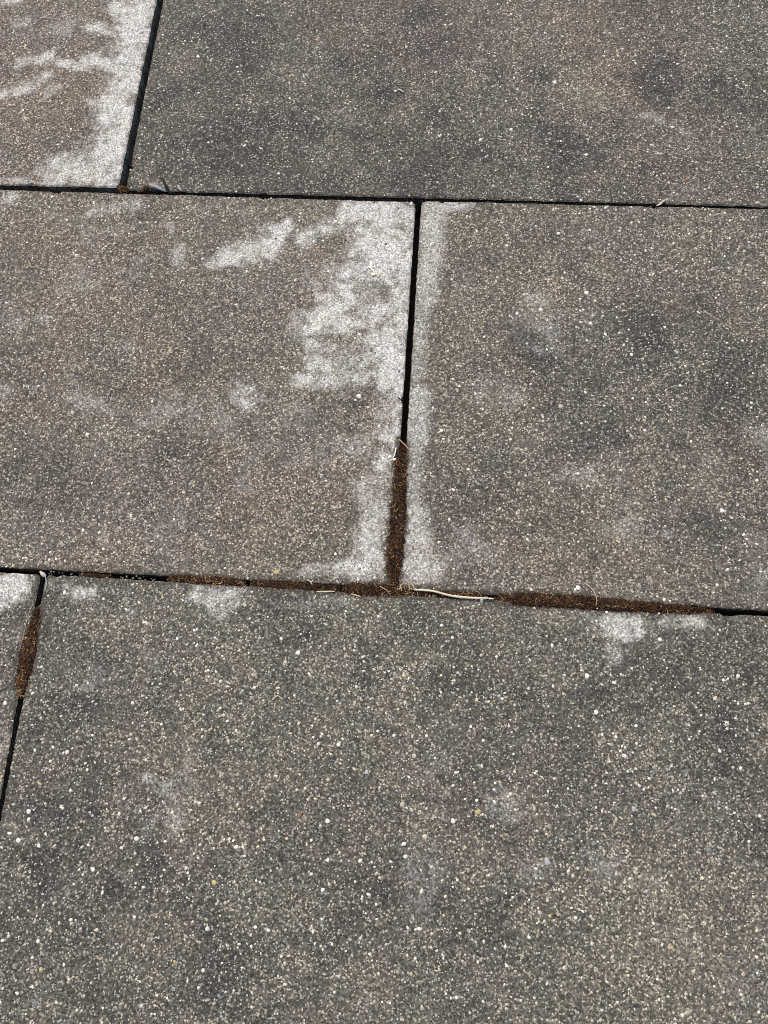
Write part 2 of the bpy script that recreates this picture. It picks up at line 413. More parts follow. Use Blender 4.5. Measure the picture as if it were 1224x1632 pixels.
# darker, damper-looking drifts
DARK = {
 'a': [(.25, [(-0.3766, 0.5957, 0.0301)])],
 'b': [(.65, [(-0.2358, 0.7185, 0.0710)]), (.6, [(-0.1075, 0.6769, 0.0609)]), (.6, [(-0.2579, 0.5741, 0.0806)]), (.6, [(-0.0343, 0.5718, 0.0855)]), (.7, [(0.2161, 0.6745, 0.0322)]), (.55, [(-0.0221, 0.7217, 0.0463)]), (.55, [(0.3040, 0.6516, 0.0429)]),
       (.65, [(-0.2882, 0.5977, 0.0447)]), (.55, [(0.1060, 0.5676, 0.0559)]), (.5, [(-0.1694, 0.6169, 0.0445)]), (.6, [(0.0927, 0.6722, 0.0193)])],
 'c': [(.4, [(-0.2967, 0.2908, 0.0375)]), (.3, [(-0.3422, 0.2130, 0.0419)]), (.45, [(-0.2397, 0.3129, 0.0314)]), (.4, [(-0.2577, 0.2356, 0.0300)]), (.45, [(-0.0966, 0.2496, 0.0261)]), (.4, [(-0.4212, 0.4162, 0.0205)]), (.35, [(-0.3166, 0.4827, 0.0210)]), (.4, [(-0.0849, 0.2813, 0.0181)])],
 'd': [(.45, [(0.0716, 0.3459, 0.0369)]), (.45, [(0.2052, 0.3909, 0.0373)]), (.5, [(0.1342, 0.2608, 0.0520)]), (.45, [(0.2580, 0.3157, 0.0530)]), (.45, [(0.0339, 0.4395, 0.0262)]), (.4, [(0.1281, 0.1845, 0.0330)]), (.5, [(0.2289, 0.1843, 0.0271)])],
 'e': [(.5, [(-0.3447, 0.0320, 0.0160)])],
 'f': [(.75, [(-0.1329, 0.0845, 0.0182), (-0.1022, 0.0731, 0.0158)]), (.65, [(-0.2873, -0.0103, 0.0307)]), (.6, [(-0.2585, 0.0374, 0.0179)]), (.6, [(-0.2837, -0.0824, 0.0438)]), (.55, [(-0.1958, -0.1214, 0.0420)]), (.6, [(-0.2058, 0.0100, 0.0205)]),
       (.55, [(-0.0555, -0.1022, 0.0555)]), (.5, [(0.0368, -0.1215, 0.0314)]), (.5, [(-0.2615, -0.1698, 0.0409)]), (.45, [(-0.1380, -0.1853, 0.0396)]), (.5, [(0.1570, 0.0434, 0.0199)]), (.4, [(0.0305, 0.0453, 0.0355)]), (.5, [(0.2455, 0.0344, 0.0293)]), (.4, [(0.0483, -0.0358, 0.0287)]), (.45,[(0.2132, -0.0244, 0.0282)])],
}
# cream lime haze
CREAM = {
 'b': [(.4, [(0.1318, 0.6563, 0.0263)]), (.35, [(0.1378, 0.6157, 0.0172)]), (.25, [(-0.2962, 0.6058, 0.0150)])],
 'c': [(.35, [(-0.2629, 0.4363, 0.0136)]), (.3, [(-0.1310, 0.3047, 0.0370)]), (.35, [(-0.2474, 0.4082, 0.0120)])],
 'd': [(.45, [(-0.0094, 0.4523, 0.0159)]), (.25, [(0.0944, 0.4001, 0.0190)])],
 'f': [(.35, [(-0.0166, 0.0576, 0.0206)]), (.3, [(-0.1240, 0.0771, 0.0106)]), (.4, [(0.1889, -0.1515, 0.0599)]), (.35, [(-0.0599, 0.0757, 0.0137)]), (.25, [(-0.1406, -0.0489, 0.0293)])],
}
ARRIS = [(.6, [(-0.3853, 0.1143, 0.0020), (-0.3344, 0.1161, 0.0020), (-0.2330, 0.1157, 0.0022), (-0.1502, 0.1171, 0.0027), (-0.0256, 0.1183, 0.0032)]), (.6, [(-0.0149, 0.1178, 0.0027), (0.0595, 0.1162, 0.0032), (0.2406, 0.1158, 0.0026), (0.2911, 0.1151, 0.0021)]),
         (.5, [(-0.2709, 0.1085, 0.0022), (-0.1495, 0.1106, 0.0033), (-0.0733, 0.1096, 0.0038)]), (.6, [(-0.0144, 0.1092, 0.0032), (0.0597, 0.1082, 0.0032), (0.2402, 0.1089, 0.0026), (0.2906, 0.1088, 0.0020)])]
MOSS_LINES = {
 'cross': [(-0.0275, 0.2505, 0.0047), (-0.0277, 0.2348, 0.0058), (-0.0273, 0.1992, 0.0065), (-0.0270, 0.1762, 0.0070), (-0.0276, 0.1591, 0.0075), (-0.0276, 0.1423, 0.0071), (-0.0278, 0.1285, 0.0068), (-0.0271, 0.1160, 0.0065)],
 'left_far': [(-0.2239, 0.1146, 0.0022), (-0.2106, 0.1148, 0.0039), (-0.1884, 0.1144, 0.0044), (-0.1652, 0.1141, 0.0036), (-0.1564, 0.1135, 0.0022)],
 'left_mid': [(-0.1515, 0.1138, 0.0033), (-0.1334, 0.1137, 0.0046), (-0.1116, 0.1139, 0.0041), (-0.0953, 0.1132, 0.0035), (-0.0726, 0.1134, 0.0038)],
 'left_near': [(-0.0710, 0.1140, 0.0049), (-0.0575, 0.1137, 0.0059), (-0.0387, 0.1143, 0.0062), (-0.0200, 0.1148, 0.0059)],
 'right_thin': [(-0.0173, 0.1145, 0.0043), (0.0066, 0.1148, 0.0032), (0.0252, 0.1142, 0.0037), (0.0517, 0.1142, 0.0042)],
 'right': [(0.0596, 0.1130, 0.0058), (0.0806, 0.1132, 0.0069), (0.1067, 0.1137, 0.0066), (0.1379, 0.1134, 0.0060), (0.1637, 0.1128, 0.0052), (0.1894, 0.1127, 0.0044), (0.2150, 0.1127, 0.0034), (0.2404, 0.1121, 0.0021)],
 'slit': [(-0.3318, 0.0841, 0.0019), (-0.3322, 0.0726, 0.0041), (-0.3333, 0.0591, 0.0062), (-0.3338, 0.0431, 0.0075), (-0.3334, 0.0306, 0.0072), (-0.3338, 0.0171, 0.0060), (-0.3320, 0.0059, 0.0026)],
}

# ------------------------------------------------------------------ paving slabs
WIN = (-0.62, 0.47, -0.34, 0.92)        # finely modelled stretch of the paving

def axis_lines(length, lo, hi, fine, coarse):
    edge = np.array([0, .0004, .0009, .0015, .0022, .003, .004, .0055])
    t = [0.0]
    pos = edge[-1]
    inner = []
    while pos < length - edge[-1]:
        inner.append(pos)
        pos += fine if lo - .01 <= pos <= hi + .01 else (coarse if (pos < lo - coarse or pos > hi) else fine)
    inner = np.array(inner)
    return np.concatenate([edge[:-1], inner, (length - edge)[::-1]])

def slab_attrs(x, y, key, d, seed):
    haze = key == 'd'
    film = stains(x, y, EFF.get(key, []), .003 if haze else .009, 3, 'film', .3 if haze else .75)
    film = film * (.38 + .62 * sstep(.15, .58, film))
    cloud = np.clip((fbm(x, y, .020, 6, 47) - .5) * 1.9 + (fbm(x, y, .006, 4, 48) - .5) * 1.9 + .5, 0, 1)
    crust = sstep(.42, .98, film + (cloud - .5) * .75)
    if haze:
        eff = film * (.62 + .45 * cloud)
    else:
        eff = film * (.34 + .46 * cloud) + .36 * crust * sstep(.1, .5, film)
    eff = eff * {'f': .74, 'd': .86, 'b': .8}.get(key, 1.0)
    low = fbm(x, y, .10, 4, seed + 5)
    eff = np.maximum(eff, sstep(.48, .80, fbm(x, y, .035, 5, seed + 6)) * (.0 if key == 'b' else .22) * sstep(.3, .7, low))
    warm = stains(x, y, WARM.get(key, []), .03, 13, .95)
    dark = stains(x, y, DARK.get(key, []), .02, 23, .95)
    cream = stains(x, y, CREAM.get(key, []), .015, 33, .95)
    mo = np.zeros(x.shape)
    fr = fbm(x, y, .006, 3, 44) - .5
    for pts in MOSS_LINES.values():
        x0 = min(p[0] for p in pts) - .03; x1 = max(p[0] for p in pts) + .03
        y0 = min(p[1] for p in pts) - .03; y1 = max(p[1] for p in pts) + .03
        m = (x > x0) & (x < x1) & (y > y0) & (y < y1)
        if m.any():
            q = seg_dist(x[m], y[m], pts) + fr[m] * .9
            mo[m] = np.maximum(mo[m], 1 - sstep(.95, 1.45, q))
    # grime in the arrises
    rim = (1 - sstep(.0015, .0050, d + fr * .004)) * (.10 + .45 * sstep(.4, .75, fbm(x, y, .05, 3, seed + 9)))
    arr = stains(x, y, ARRIS if key in 'cdef' else [], .0015, 53, .8)
    rim = np.maximum(rim, arr)
    dirt = np.maximum(mo * .9, rim * (1 - .75 * np.clip(eff, 0, 1)))
    eff = eff * (1 - .8 * mo)
    base = {'a': (.55, 0.0), 'b': (.22, .32), 'c': (.42, .05), 'd': (.38, .14), 'e': (.15, .2), 'f': (.12, .20)}
    bw, bd = base.get(key, (.3 + .3 * math.sin(seed), .1))
    warm = np.clip(bw + warm * (.95 if key == 'b' else .6) + (low - .5) * .9, 0, 1)
    dark = np.clip(bd + dark * .9 + (fbm(x, y, .08, 4, seed + 31) - .5) * .9 + (fbm(x, y, .025, 4, seed + 32) - .5) * (1.3 if key == 'f' else .9), 0, 1)
    cream = np.clip(cream + sstep(.55, .85, fbm(x, y, .04, 5, seed + 41)) * (.12 if key == 'b' else .25), 0, 1)
    return dict(efflorescence=eff, warm=warm, dark=dark, dirt=dirt, cream=cream)

def surf_z(x, y):
    return ((fbm(x, y, .09, 2, 61) - .5) * .0009 + (vnoise(x, y, .006, 62) - .5) * .0004 + (vnoise(x, y, .0024, 63) - .5) * .00045)

def make_slab(corners, key, seed, lift=0.0, tilt=(0, 0), dense=True):
    """corners bl, br, tr, tl (x, y) in metres"""
    bl, br, tr, tl = (np.array(c, float) for c in corners)
    Lu = np.linalg.norm(br - bl); Lv = np.linalg.norm(tl - bl)
    if dense:
        us = axis_lines(Lu, WIN[0] - bl[0], WIN[1] - bl[0], .0017, .02)
        vs = axis_lines(Lv, WIN[2] - bl[1], WIN[3] - bl[1], .0017, .02)
    else:
        us = axis_lines(Lu, 9, 9, .02, .02)
        vs = axis_lines(Lv, 9, 9, .02, .02)
    U, V = np.meshgrid(us, vs)
    # rounded corners in plan
    r = .0055
    a = np.minimum(U, Lu - U); b = np.minimum(V, Lv - V)
    m = (a < r) & (b < r)
    qa, qb = r - a, r - b
    k = np.where(m, np.maximum(qa, qb) / (np.hypot(qa, qb) + 1e-9), 1)
    da = np.where(m, qa * (1 - k), 0); db = np.where(m, qb * (1 - k), 0)
    U = U + np.where(U < Lu / 2, da, -da)
    V = V + np.where(V < Lv / 2, db, -db)
    d = np.where(m, r - np.maximum(qa, qb), np.minimum(a, b))
    u = (U / Lu)[..., None]; v = (V / Lv)[..., None]
    P = (bl * (1 - u) + br * u) * (1 - v) + (tl * (1 - u) + tr * u) * v
    x, y = P[..., 0].copy(), P[..., 1].copy()
    cx, cy = (bl + br + tr + tl) / 4
    # frayed arris: grain-size wobble and small chips, always towards the slab's own body
    fall = 1 - sstep(.001, .007, d)
    wob = (vnoise(x, y, .0026, seed) + vnoise(x, y, .0065, seed + 1)) * .00055
    chip = sstep(.70, .90, fbm(x, y, .014, 3, seed + 2)) * .0017
    inw = (wob + chip) * fall
    near_u = a < b
    x += np.where(near_u, np.sign(cx - x) * inw, 0)
    y += np.where(~near_u, np.sign(cy - y) * inw, 0)
    e = .0012 + .0010 * vnoise(x, y, .02, seed + 3)
    dd = np.clip(d, 0, e)
    z = -(e - np.sqrt(np.maximum(e * e - (e - dd) ** 2, 0))) * .75
    z -= chip * fall * .6
    z += surf_z(x, y) + (vnoise(x, y, .002, 64) - .5) * .0007 * fall
    z += lift + tilt[0] * (x - cx) + tilt[1] * (y - cy)
    at = slab_attrs(x, y, key, d, seed)
    nr, nc = x.shape
    idx = np.arange(nr * nc).reshape(nr, nc)
    quads = np.stack([idx[:-1, :-1], idx[:-1, 1:], idx[1:, 1:], idx[1:, :-1]], -1).reshape(-1, 4)
    # skirt
    ring = np.concatenate([idx[0, :-1], idx[:-1, -1], idx[-1, :0:-1], idx[:0:-1, 0]])
    xf, yf, zf = x.ravel(), y.ravel(), z.ravel()
    co = [np.stack([xf, yf, zf], -1)]
    att = {kk: [vv.ravel()] for kk, vv in at.items()}
    prev = ring
    n0 = nr * nc
    sk = []
    for lev, zz in enumerate((-.004, -.009, -.016, -.028, -.052)):
        rx, ry = xf[ring], yf[ring]
        sx = np.clip((cx - rx) * 50, -1, 1); sy = np.clip((cy - ry) * 50, -1, 1)
        j = (vnoise(rx * 1.7 + ry * 2.1, np.full(rx.shape, zz), .0035, seed + 7) - .5) * .0006
        eu = (np.minimum(a, b) == a).ravel()[ring]
        rx = rx + np.where(eu, sx, 0) * j; ry = ry + np.where(~eu, sy, 0) * j
        co.append(np.stack([rx, ry, np.full(rx.shape, zz) + lift], -1))
        cur = np.arange(len(ring)) + n0
        sk.append(np.stack([prev, cur, np.roll(cur, -1), np.roll(prev, -1)], -1))
        for kk in att:
            src = att[kk][0][ring]
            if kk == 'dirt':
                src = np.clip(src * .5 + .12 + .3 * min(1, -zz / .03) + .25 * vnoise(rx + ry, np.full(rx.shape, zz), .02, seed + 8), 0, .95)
            elif kk == 'efflorescence':
                src = src * .35
            att[kk].append(src)
        n0 += len(ring)
        prev = cur
    co = np.concatenate(co)
    att = {kk: np.concatenate(vv) for kk, vv in att.items()}
    org = np.array([cx, cy, lift])
    me = raw_mesh('paving_slab', co - org, [quads, np.concatenate(sk)[:, ::-1]], [M_CON], smooth=True, attrs=att)
    o = link('paving_slab', me, PAVEMENT, org)
    return o, org, (bl, br, tr, tl, lift, tilt)

SLABS = {}
def add(key, corners, label, lift=0.0, tilt=(0, 0), seed=1):
    o, org, geo = make_slab(corners, key, seed, lift, tilt)
    o['label'] = label
    SLABS[key] = (o, org, geo)

# row furthest from the viewer
add('a', [(-1.137, .5145), (-.3356, .5160), (-.3349, .9180), (-1.137, .9150)], 'brown concrete slab with a thick white bloom down its right edge', .0015, (.0006, 0), 101)
add('b', [(-.3298, .5149), (.4720, .5144), (.4720, .9160), (-.3301, .9165)], 'darkest grey slab beyond the upper joint, right of the bloomed brown one', -.0008, (0, 0), 118)
# middle row
add('c', [(-.829, .1112), (-.0288, .1166), (-.0288, .5094), (-.829, .5138)], 'brown slab with wide white bloom patches in its upper right', .0003, (0, .0004), 137)
add('d', [(-.0241, .1155), (.776, .1138), (.776, .5136), (-.0241, .5111)], 'olive grey slab with a pale band along its left edge beside the open joint', 0.0, (0, 0), 151)
# row nearest the viewer
add('e', [(-1.130, -.2885), (-.3281, -.2885), (-.3358, .1109), (-1.137, .1090)], 'grey slab corner left of the short mossy slit', .0005, (0, 0), 173)
add('f', [(-.3270, -.2885), (.4725, -.2885), (.4690, .1116), (-.3321, .1114)], 'broad speckled grey slab nearest the viewer, below the mossy joint', 0.0, (0, 0), 197)

def outer_slabs():
    n = 0
    rows = [(.5155, .9155, (-1.137, -.3284)), (.1145, .5115, (-.829, -.0241)), (-.2885, .1112, (-1.134, -.3290)),
            (-.6925, -.2925, (-.829, -.0241)), (-1.0965, -.6965, (-1.134, -.3290)), (.9205, 1.3205, (-.829, -.0241)), (1.3245, 1.7245, (-1.137, -.3284)), (1.7285, 2.1285, (-.829, -.0241))]
    for r, (y0, y1, (xa, xb)) in enumerate(rows):
        for k in range(-2, 4):
            x0 = xa + k * .8045
            if r < 3 and k in (0, 1):
                continue
            if x0 < -2.5 or x0 > 2.0:
                continue
            n += 1
            make_slab([(x0, y0), (x0 + .8, y0), (x0 + .8, y1), (x0, y1)], 'z', 300 + n * 13, random.uniform(-.001, .001), (0, 0), dense=False)

outer_slabs()

# ------------------------------------------------------------------ aggregate in the slabs
def slab_z(geo, x, y):
    bl, br, tr, tl, lift, tilt = geo
    cx, cy = (bl + br + tr + tl) / 4
    return surf_z(x, y) + lift + tilt[0] * (x - cx) + tilt[1] * (y - cy)

def inside(geo, x, y, inset):
    bl, br, tr, tl = geo[:4]
    ok = np.ones(x.shape, bool)
    for p, q in ((bl, br), (br, tr), (tr, tl), (tl, bl)):
        e = (q - p) / np.linalg.norm(q - p)
        ok &= ((x - p[0]) * -e[1] + (y - p[1]) * e[0]) > inset
    return ok

PAL = np.array([(.58, .555, .47), (.66, .635, .55), (.46, .425, .34), (.52, .46, .32), (.38, .355, .29), (.32, .275, .20), (.30, .30, .30), (.07, .065, .06)])
PALW = np.array([.30, .18, .16, .08, .12, .07, .04, .05])

def grains(x, y, z, rad, col, sides=6, rings=1, squash=.45):
    """flattened, irregular stone chips sunk into the surface"""
    n = len(x)
    ang = (np.arange(sides) / sides * 2 * math.pi)[None, :] + rng.uniform(0, 6.28, (n, 1))
    asp = rng.uniform(.6, 1.0, (n, 1)); rot = rng.uniform(0, math.pi, (n, 1))
    vs = []
    prof = [(1.0, -.25), (.72, .75)] if rings == 2 else [(1.0, -.2)]
    for s, h in prof:
        rr = rad[:, None] * s * rng.uniform(.78, 1.15, (n, sides))
        lx = rr * np.cos(ang); ly = rr * np.sin(ang) * asp
        gx = lx * np.cos(rot) - ly * np.sin(rot) + x[:, None]
        gy = lx * np.sin(rot) + ly * np.cos(rot) + y[:, None]
        gz = np.broadcast_to((z + rad * squash * h)[:, None], gx.shape) + rng.uniform(-.08, .08, gx.shape) * rad[:, None]
        vs.append(np.stack([gx, gy, gz], -1))
    top = np.stack([x, y, z + rad * squash], -1)[:, None, :]
    vs.append(top)
    V = np.concatenate(vs, 1)
    per = V.shape[1]
    base = (np.arange(n) * per)[:, None]
    tris = []; quads = []
    for j in range(sides):
        k = (j + 1) % sides
        o = (len(prof) - 1) * sides
        tris.append(np.concatenate([base + o + j, base + o + k, base + per - 1], 1))
        if rings == 2:
            quads.append(np.concatenate([base + j, base + k, base + sides + k, base + sides + j], 1))
    F = [np.concatenate(tris)]
    if quads:
        F.append(np.concatenate(quads))
    return V.reshape(-1, 3), F, np.repeat(col, per, 0)

def aggregate(key, n):
    o, org, geo = SLABS[key]
    bl, br, tr, tl = geo[:4]
    x0 = max(min(bl[0], tl[0]), WIN[0]); x1 = min(max(br[0], tr[0]), WIN[1])
    y0 = max(min(bl[1], br[1]), WIN[2]); y1 = min(max(tr[1], tl[1]), WIN[3])
    n = int(n * (x1 - x0) * (y1 - y0))
    x = rng.uniform(x0, x1, n); y = rng.uniform(y0, y1, n)
    # grains come in loose clusters
    dens = .28 + .62 * sstep(.36, .64, fbm(x, y, .022, 3, 401)) * (.45 + .8 * sstep(.36, .64, fbm(x, y, .10, 3, 402)))
    keep = (rng.uniform(0, 1, n) < dens)
    q = (rng.uniform(0, 1, n) ** 3.4)
    rad = .00048 + .00125 * q
    keep &= inside(geo, x, y, .0012)
    for pts in MOSS_LINES.values():
        keep &= seg_dist(x, y, pts) > .9
    x, y, rad = x[keep], y[keep], rad[keep]
    ci = rng.choice(len(PAL), len(x), p=PALW)
    col = PAL[ci] * rng.uniform(.7, 1.25, (len(x), 1))
    z = slab_z(geo, x, y) - rad * .05
    big = rad > .0010
    v1, f1, c1 = grains(x[~big], y[~big], z[~big], rad[~big], col[~big], 5, 1, .5)
    v2, f2, c2 = grains(x[big], y[big], z[big], rad[big], col[big], 6, 2, .42)
    off = len(v1)
    me = raw_mesh('aggregate', np.concatenate([v1, v2]) - org, [np.concatenate([f1[0], f2[0] + off]), f2[1] + off], [M_STONE], cols=np.concatenate([c1, c2]))
    a = link('aggregate', me, o)
    a['kind'] = 'stuff'

for key, n in (('a', 40000), ('b', 46000), ('c', 46000), ('d', 50000), ('e', 60000), ('f', 62000)):
    aggregate(key, n)

# the larger stones one can point at: (x, y, radius)
WHITE, CREAMY, YELLOW, TAN, BLUE, GREYS, RED = (.62, .60, .54), (.46, .41, .32), (.40, .32, .15), (.30, .19, .09), (.16, .175, .185), (.36, .37, .36), (.36, .13, .09)
PEBBLES = [
 ('a', CREAMY, [(-0.4217, 0.6871, 0.0029), (-0.3302, 0.6729, 0.0023)]), ('a', WHITE, [(-0.4574, 0.6122, 0.0023), (-0.4737, 0.6194, 0.0023)]),
 ('b', WHITE, [(-0.2778, 0.6922, 0.0028), (-0.2113, 0.5744, 0.0029), (0.0643, 0.6020, 0.0030), (-0.1936, 0.5709, 0.0023), (0.0332, 0.5877, 0.0029), (-0.0831, 0.6955, 0.0023), (-0.0585, 0.6491, 0.0022), (-0.0095, 0.5914, 0.0024), (0.1405, 0.5724, 0.0028)]),
 ('b', YELLOW, [(-0.1487, 0.7180, 0.0033), (-0.1699, 0.6681, 0.0027)]), ('b', WHITE, [(0.1084, 0.6641, 0.0037), (0.2274, 0.6090, 0.0035)]), ('b', TAN, [(0.2393, 0.5453, 0.0027)]),
 ('c', CREAMY, [(-0.1654, 0.6178, 0.0019)]), ('c', YELLOW, [(-0.1286, 0.1244, 0.0047)]), ('c', CREAMY, [(-0.2202, 0.1921, 0.0026), (-0.1753, 0.3079, 0.0028), (-0.1210, 0.2062, 0.0020), (-0.2890, 0.1310, 0.0023)]), ('c', BLUE, [(-0.2257, 0.1335, 0.0028)]),
 ('c', WHITE, [(-0.0702, 0.2939, 0.0033), (-0.0744, 0.3577, 0.0032), (-0.3190, 0.2439, 0.0027), (-0.2704, 0.2450, 0.0024), (-0.3060, 0.1524, 0.0023), (-0.3271, 0.4304, 0.0020), (-0.1278, 0.4591, 0.0024), (-0.1824, 0.2180, 0.0024), (-0.0435, 0.2334, 0.0022)]),
 ('d', TAN, [(0.0940, 0.4737, 0.0033)]), ('d', YELLOW, [(0.1546, 0.4459, 0.0027)]), ('d', CREAMY, [(0.1143, 0.2917, 0.0035), (0.0981, 0.2651, 0.0023), (-0.0014, 0.2851, 0.0024)]), ('d', BLUE, [(0.0241, 0.1710, 0.0033), (0.0537, 0.1794, 0.0022)]),
 ('d', WHITE, [(0.1387, 0.4107, 0.0033), (0.0733, 0.3858, 0.0032), (0.0957, 0.3907, 0.0032), (0.1555, 0.3670, 0.0028), (0.1418, 0.3784, 0.0028), (0.1954, 0.4600, 0.0026), (0.1786, 0.3471, 0.0024), (0.1364, 0.3071, 0.0024), (0.1122, 0.4765, 0.0024), (0.0103, 0.4211, 0.0026), (0.0070, 0.2632, 0.0027), (0.2214, 0.3171, 0.0027), (0.2514, 0.2001, 0.0030), (0.2684, 0.1798, 0.0027), (0.1281, 0.1256, 0.0032), (0.0325, 0.2270, 0.0026), (0.1989, 0.1201, 0.0021), (0.0205, 0.2070, 0.0028), (0.0178, 0.1797, 0.0022)]),
 ('d', CREAMY, [(0.2210, 0.2389, 0.0025), (0.2823, 0.2697, 0.0023)]),
 ('e', WHITE, [(-0.3444, 0.0006, 0.0026), (-0.3579, 0.0803, 0.0019)]), ('e', YELLOW, [(-0.3345, -0.0566, 0.0025)]),
 ('f', WHITE, [(-0.1033, 0.0574, 0.0029), (-0.3117, 0.0957, 0.0033), (-0.2809, 0.0591, 0.0001), (0.1068, 0.0765, 0.0031), (0.1945, 0.0865, 0.0028), (-0.2659, -0.0198, 0.0025), (-0.2843, -0.0343, 0.0025), (-0.2814, -0.0757, 0.0029), (-0.3068, -0.0808, 0.0029), (-0.3056, -0.0867, 0.0029), (-0.3105, -0.1023, 0.0029), (-0.3187, -0.0979, 0.0029), (-0.2935, -0.1052, 0.0024), (-0.2333, -0.0774, 0.0029), (-0.2163, -0.0942, 0.0029), (-0.2897, -0.0962, 0.0024), (-0.0646, -0.0989, 0.0023), (-0.0393, -0.0975, 0.0032), (-0.0630, -0.0136, 0.0027), (-0.1559, -0.0012, 0.0025), (-0.0670, -0.0712, 0.0028), (-0.0063, -0.0831, 0.0033), (-0.0048, -0.0919, 0.0025), (-0.1111, -0.0407, 0.0024), (0.1351, 0.0534, 0.0030), (0.1567, 0.0493, 0.0030), (0.1423, 0.0252, 0.0030), (0.1710, 0.0617, 0.0020), (0.2552, 0.0610, 0.0025), (0.2372, 0.0019, 0.0029), (0.1633, -0.0064, 0.0026), (0.1464, 0.0081, 0.0022), (0.0307, -0.0642, 0.0028), (0.0726, -0.1478, 0.0026), (0.0901, -0.1403, 0.0022), (0.0624, -0.0478, 0.0024), (-0.0666, -0.1197, 0.0023), (-0.0240, -0.1368, 0.0018), (-0.1510, -0.1806, 0.0022), (-0.0309, -0.1205, 0.0027), (0.0084, -0.1406, 0.0022), (-0.0001, -0.1409, 0.0022), (-0.1519, -0.1529, 0.0025), (-0.2369, -0.1346, 0.0028), (-0.2473, -0.1186, 0.0028), (-0.2892, -0.2068, 0.0027), (-0.2809, -0.1713, 0.0023)]),
 ('f', CREAMY, [(-0.0094, -0.0547, 0.0029), (-0.0018, -0.0583, 0.0033), (0.0094, -0.0766, 0.0028), (0.0464, 0.0288, 0.0028), (-0.0021, -0.0181, 0.0029), (-0.0489, -0.0313, 0.0029), (-0.1130, 0.0490, 0.0023), (0.2362, 0.0421, 0.0034), (0.0978, -0.1233, 0.0027), (0.0246, -0.1664, 0.0022), (0.0776, -0.0245, 0.0019), (0.0090, -0.1150, 0.0036)]),
 ('f', YELLOW, [(0.0499, -0.0560, 0.0038), (-0.3023, -0.0596, 0.0030), (-0.1509, -0.1212, 0.0032), (-0.2747, -0.1899, 0.0027), (-0.1736, -0.1769, 0.0022), (0.1939, -0.1389, 0.0026), (0.1053, -0.1248, 0.0022)]),
 ('f', GREYS, [(0.1033, -0.0875, 0.0041), (-0.0393, -0.0325, 0.0032), (0.1694, -0.0458, 0.0033)]), ('f', BLUE, [(-0.2744, -0.2126, 0.0035), (-0.1365, -0.1967, 0.0035), (0.2249, -0.0708, 0.0032)]), ('f', RED, [(-0.0896, -0.0686, 0.0021)]),
]

def pebbles():
    cache = {}
    for key, tone, pts in PEBBLES:
        o, org, geo = SLABS[key]
        for i, (x, y, r) in enumerate(pts):
            if r < .0005 or not inside(geo, np.array([x]), np.array([y]), r * .6)[0]:
                continue
            ck = (tone, i % 4)
            if ck not in cache:
                u = 8; rows = [(1.0, -.6), (.98, .15), (.70, .7)]
                vv = []
                asp = (.78, .62, .9, .7)[i % 4]
                wob = rng.uniform(.66, 1.12, u)
                for s, h in rows:
                    for j in range(u):
                        t = j / u * 2 * math.pi
                        rr = s * wob[j] * rng.uniform(.94, 1.05)
                        vv.append((rr * math.cos(t), rr * math.sin(t) * asp, h * .42))
                vv.append((0, 0, .42))
                ff = []
                for k in range(len(rows) - 1):
                    for j in range(u):
                        ff.append((k * u + j, k * u + (j + 1) % u, (k + 1) * u + (j + 1) % u, (k + 1) * u + j))
                tt = [((len(rows) - 1) * u + j, (len(rows) - 1) * u + (j + 1) % u, len(vv) - 1) for j in range(u)]
                cache[ck] = raw_mesh('pebble', np.array(vv), [np.array(ff), np.array(tt)], [M_STONE], cols=np.tile(np.array(tone) * rng.uniform(.85, 1.1), (len(vv), 1)))
            p = link('pebble', cache[ck], o)
            zz = float(slab_z(geo, np.array([x]), np.array([y]))[0])
            p.location = (x - org[0], y - org[1], zz - org[2])
            p.rotation_euler = (random.uniform(-.12, .12), random.uniform(-.12, .12), random.uniform(0, 6.28))
            if tone is GREYS and i == 0:
                p.rotation_euler = (0, 0, 1.95)
            r *= .78
            p.scale = (r, r, r * random.uniform(.4, .7))
            if tone is YELLOW and r > .004 and key == 'c':
                p['label'] = 'large yellow pebble set near the lower edge'
            elif tone is TAN:
                p['label'] = 'tan pebble set in the slab'
            elif tone is RED:
                p['label'] = 'small red stone chip'
            elif tone is GREYS and i == 0:
                p['label'] = 'smooth oval grey pebble'

pebbles()

# ------------------------------------------------------------------ moss in the joints
BROWNS = np.array([(.009, .005, .003), (.021, .010, .005), (.046, .021, .009), (.090, .043, .016), (.150, .074, .025), (.25, .15, .07), (.42, .31, .17)])

def line_at(pts, t):
    p = np.array(pts)
    s = np.concatenate([[0], np.cumsum(np.hypot(*(p[1:, :2] - p[:-1, :2]).T))])
    q = t * s[-1]
    return np.stack([np.interp(q, s, p[:, k]) for k in range(3)], -1), s[-1]

def tangent(pts, t):
    a, _ = line_at(pts, np.clip(t - .02, 0, 1)); b, _ = line_at(pts, np.clip(t + .02, 0, 1))
    d = b[:, :2] - a[:, :2]
    return d / (np.hypot(d[:, 0], d[:, 1])[:, None] + 1e-9)

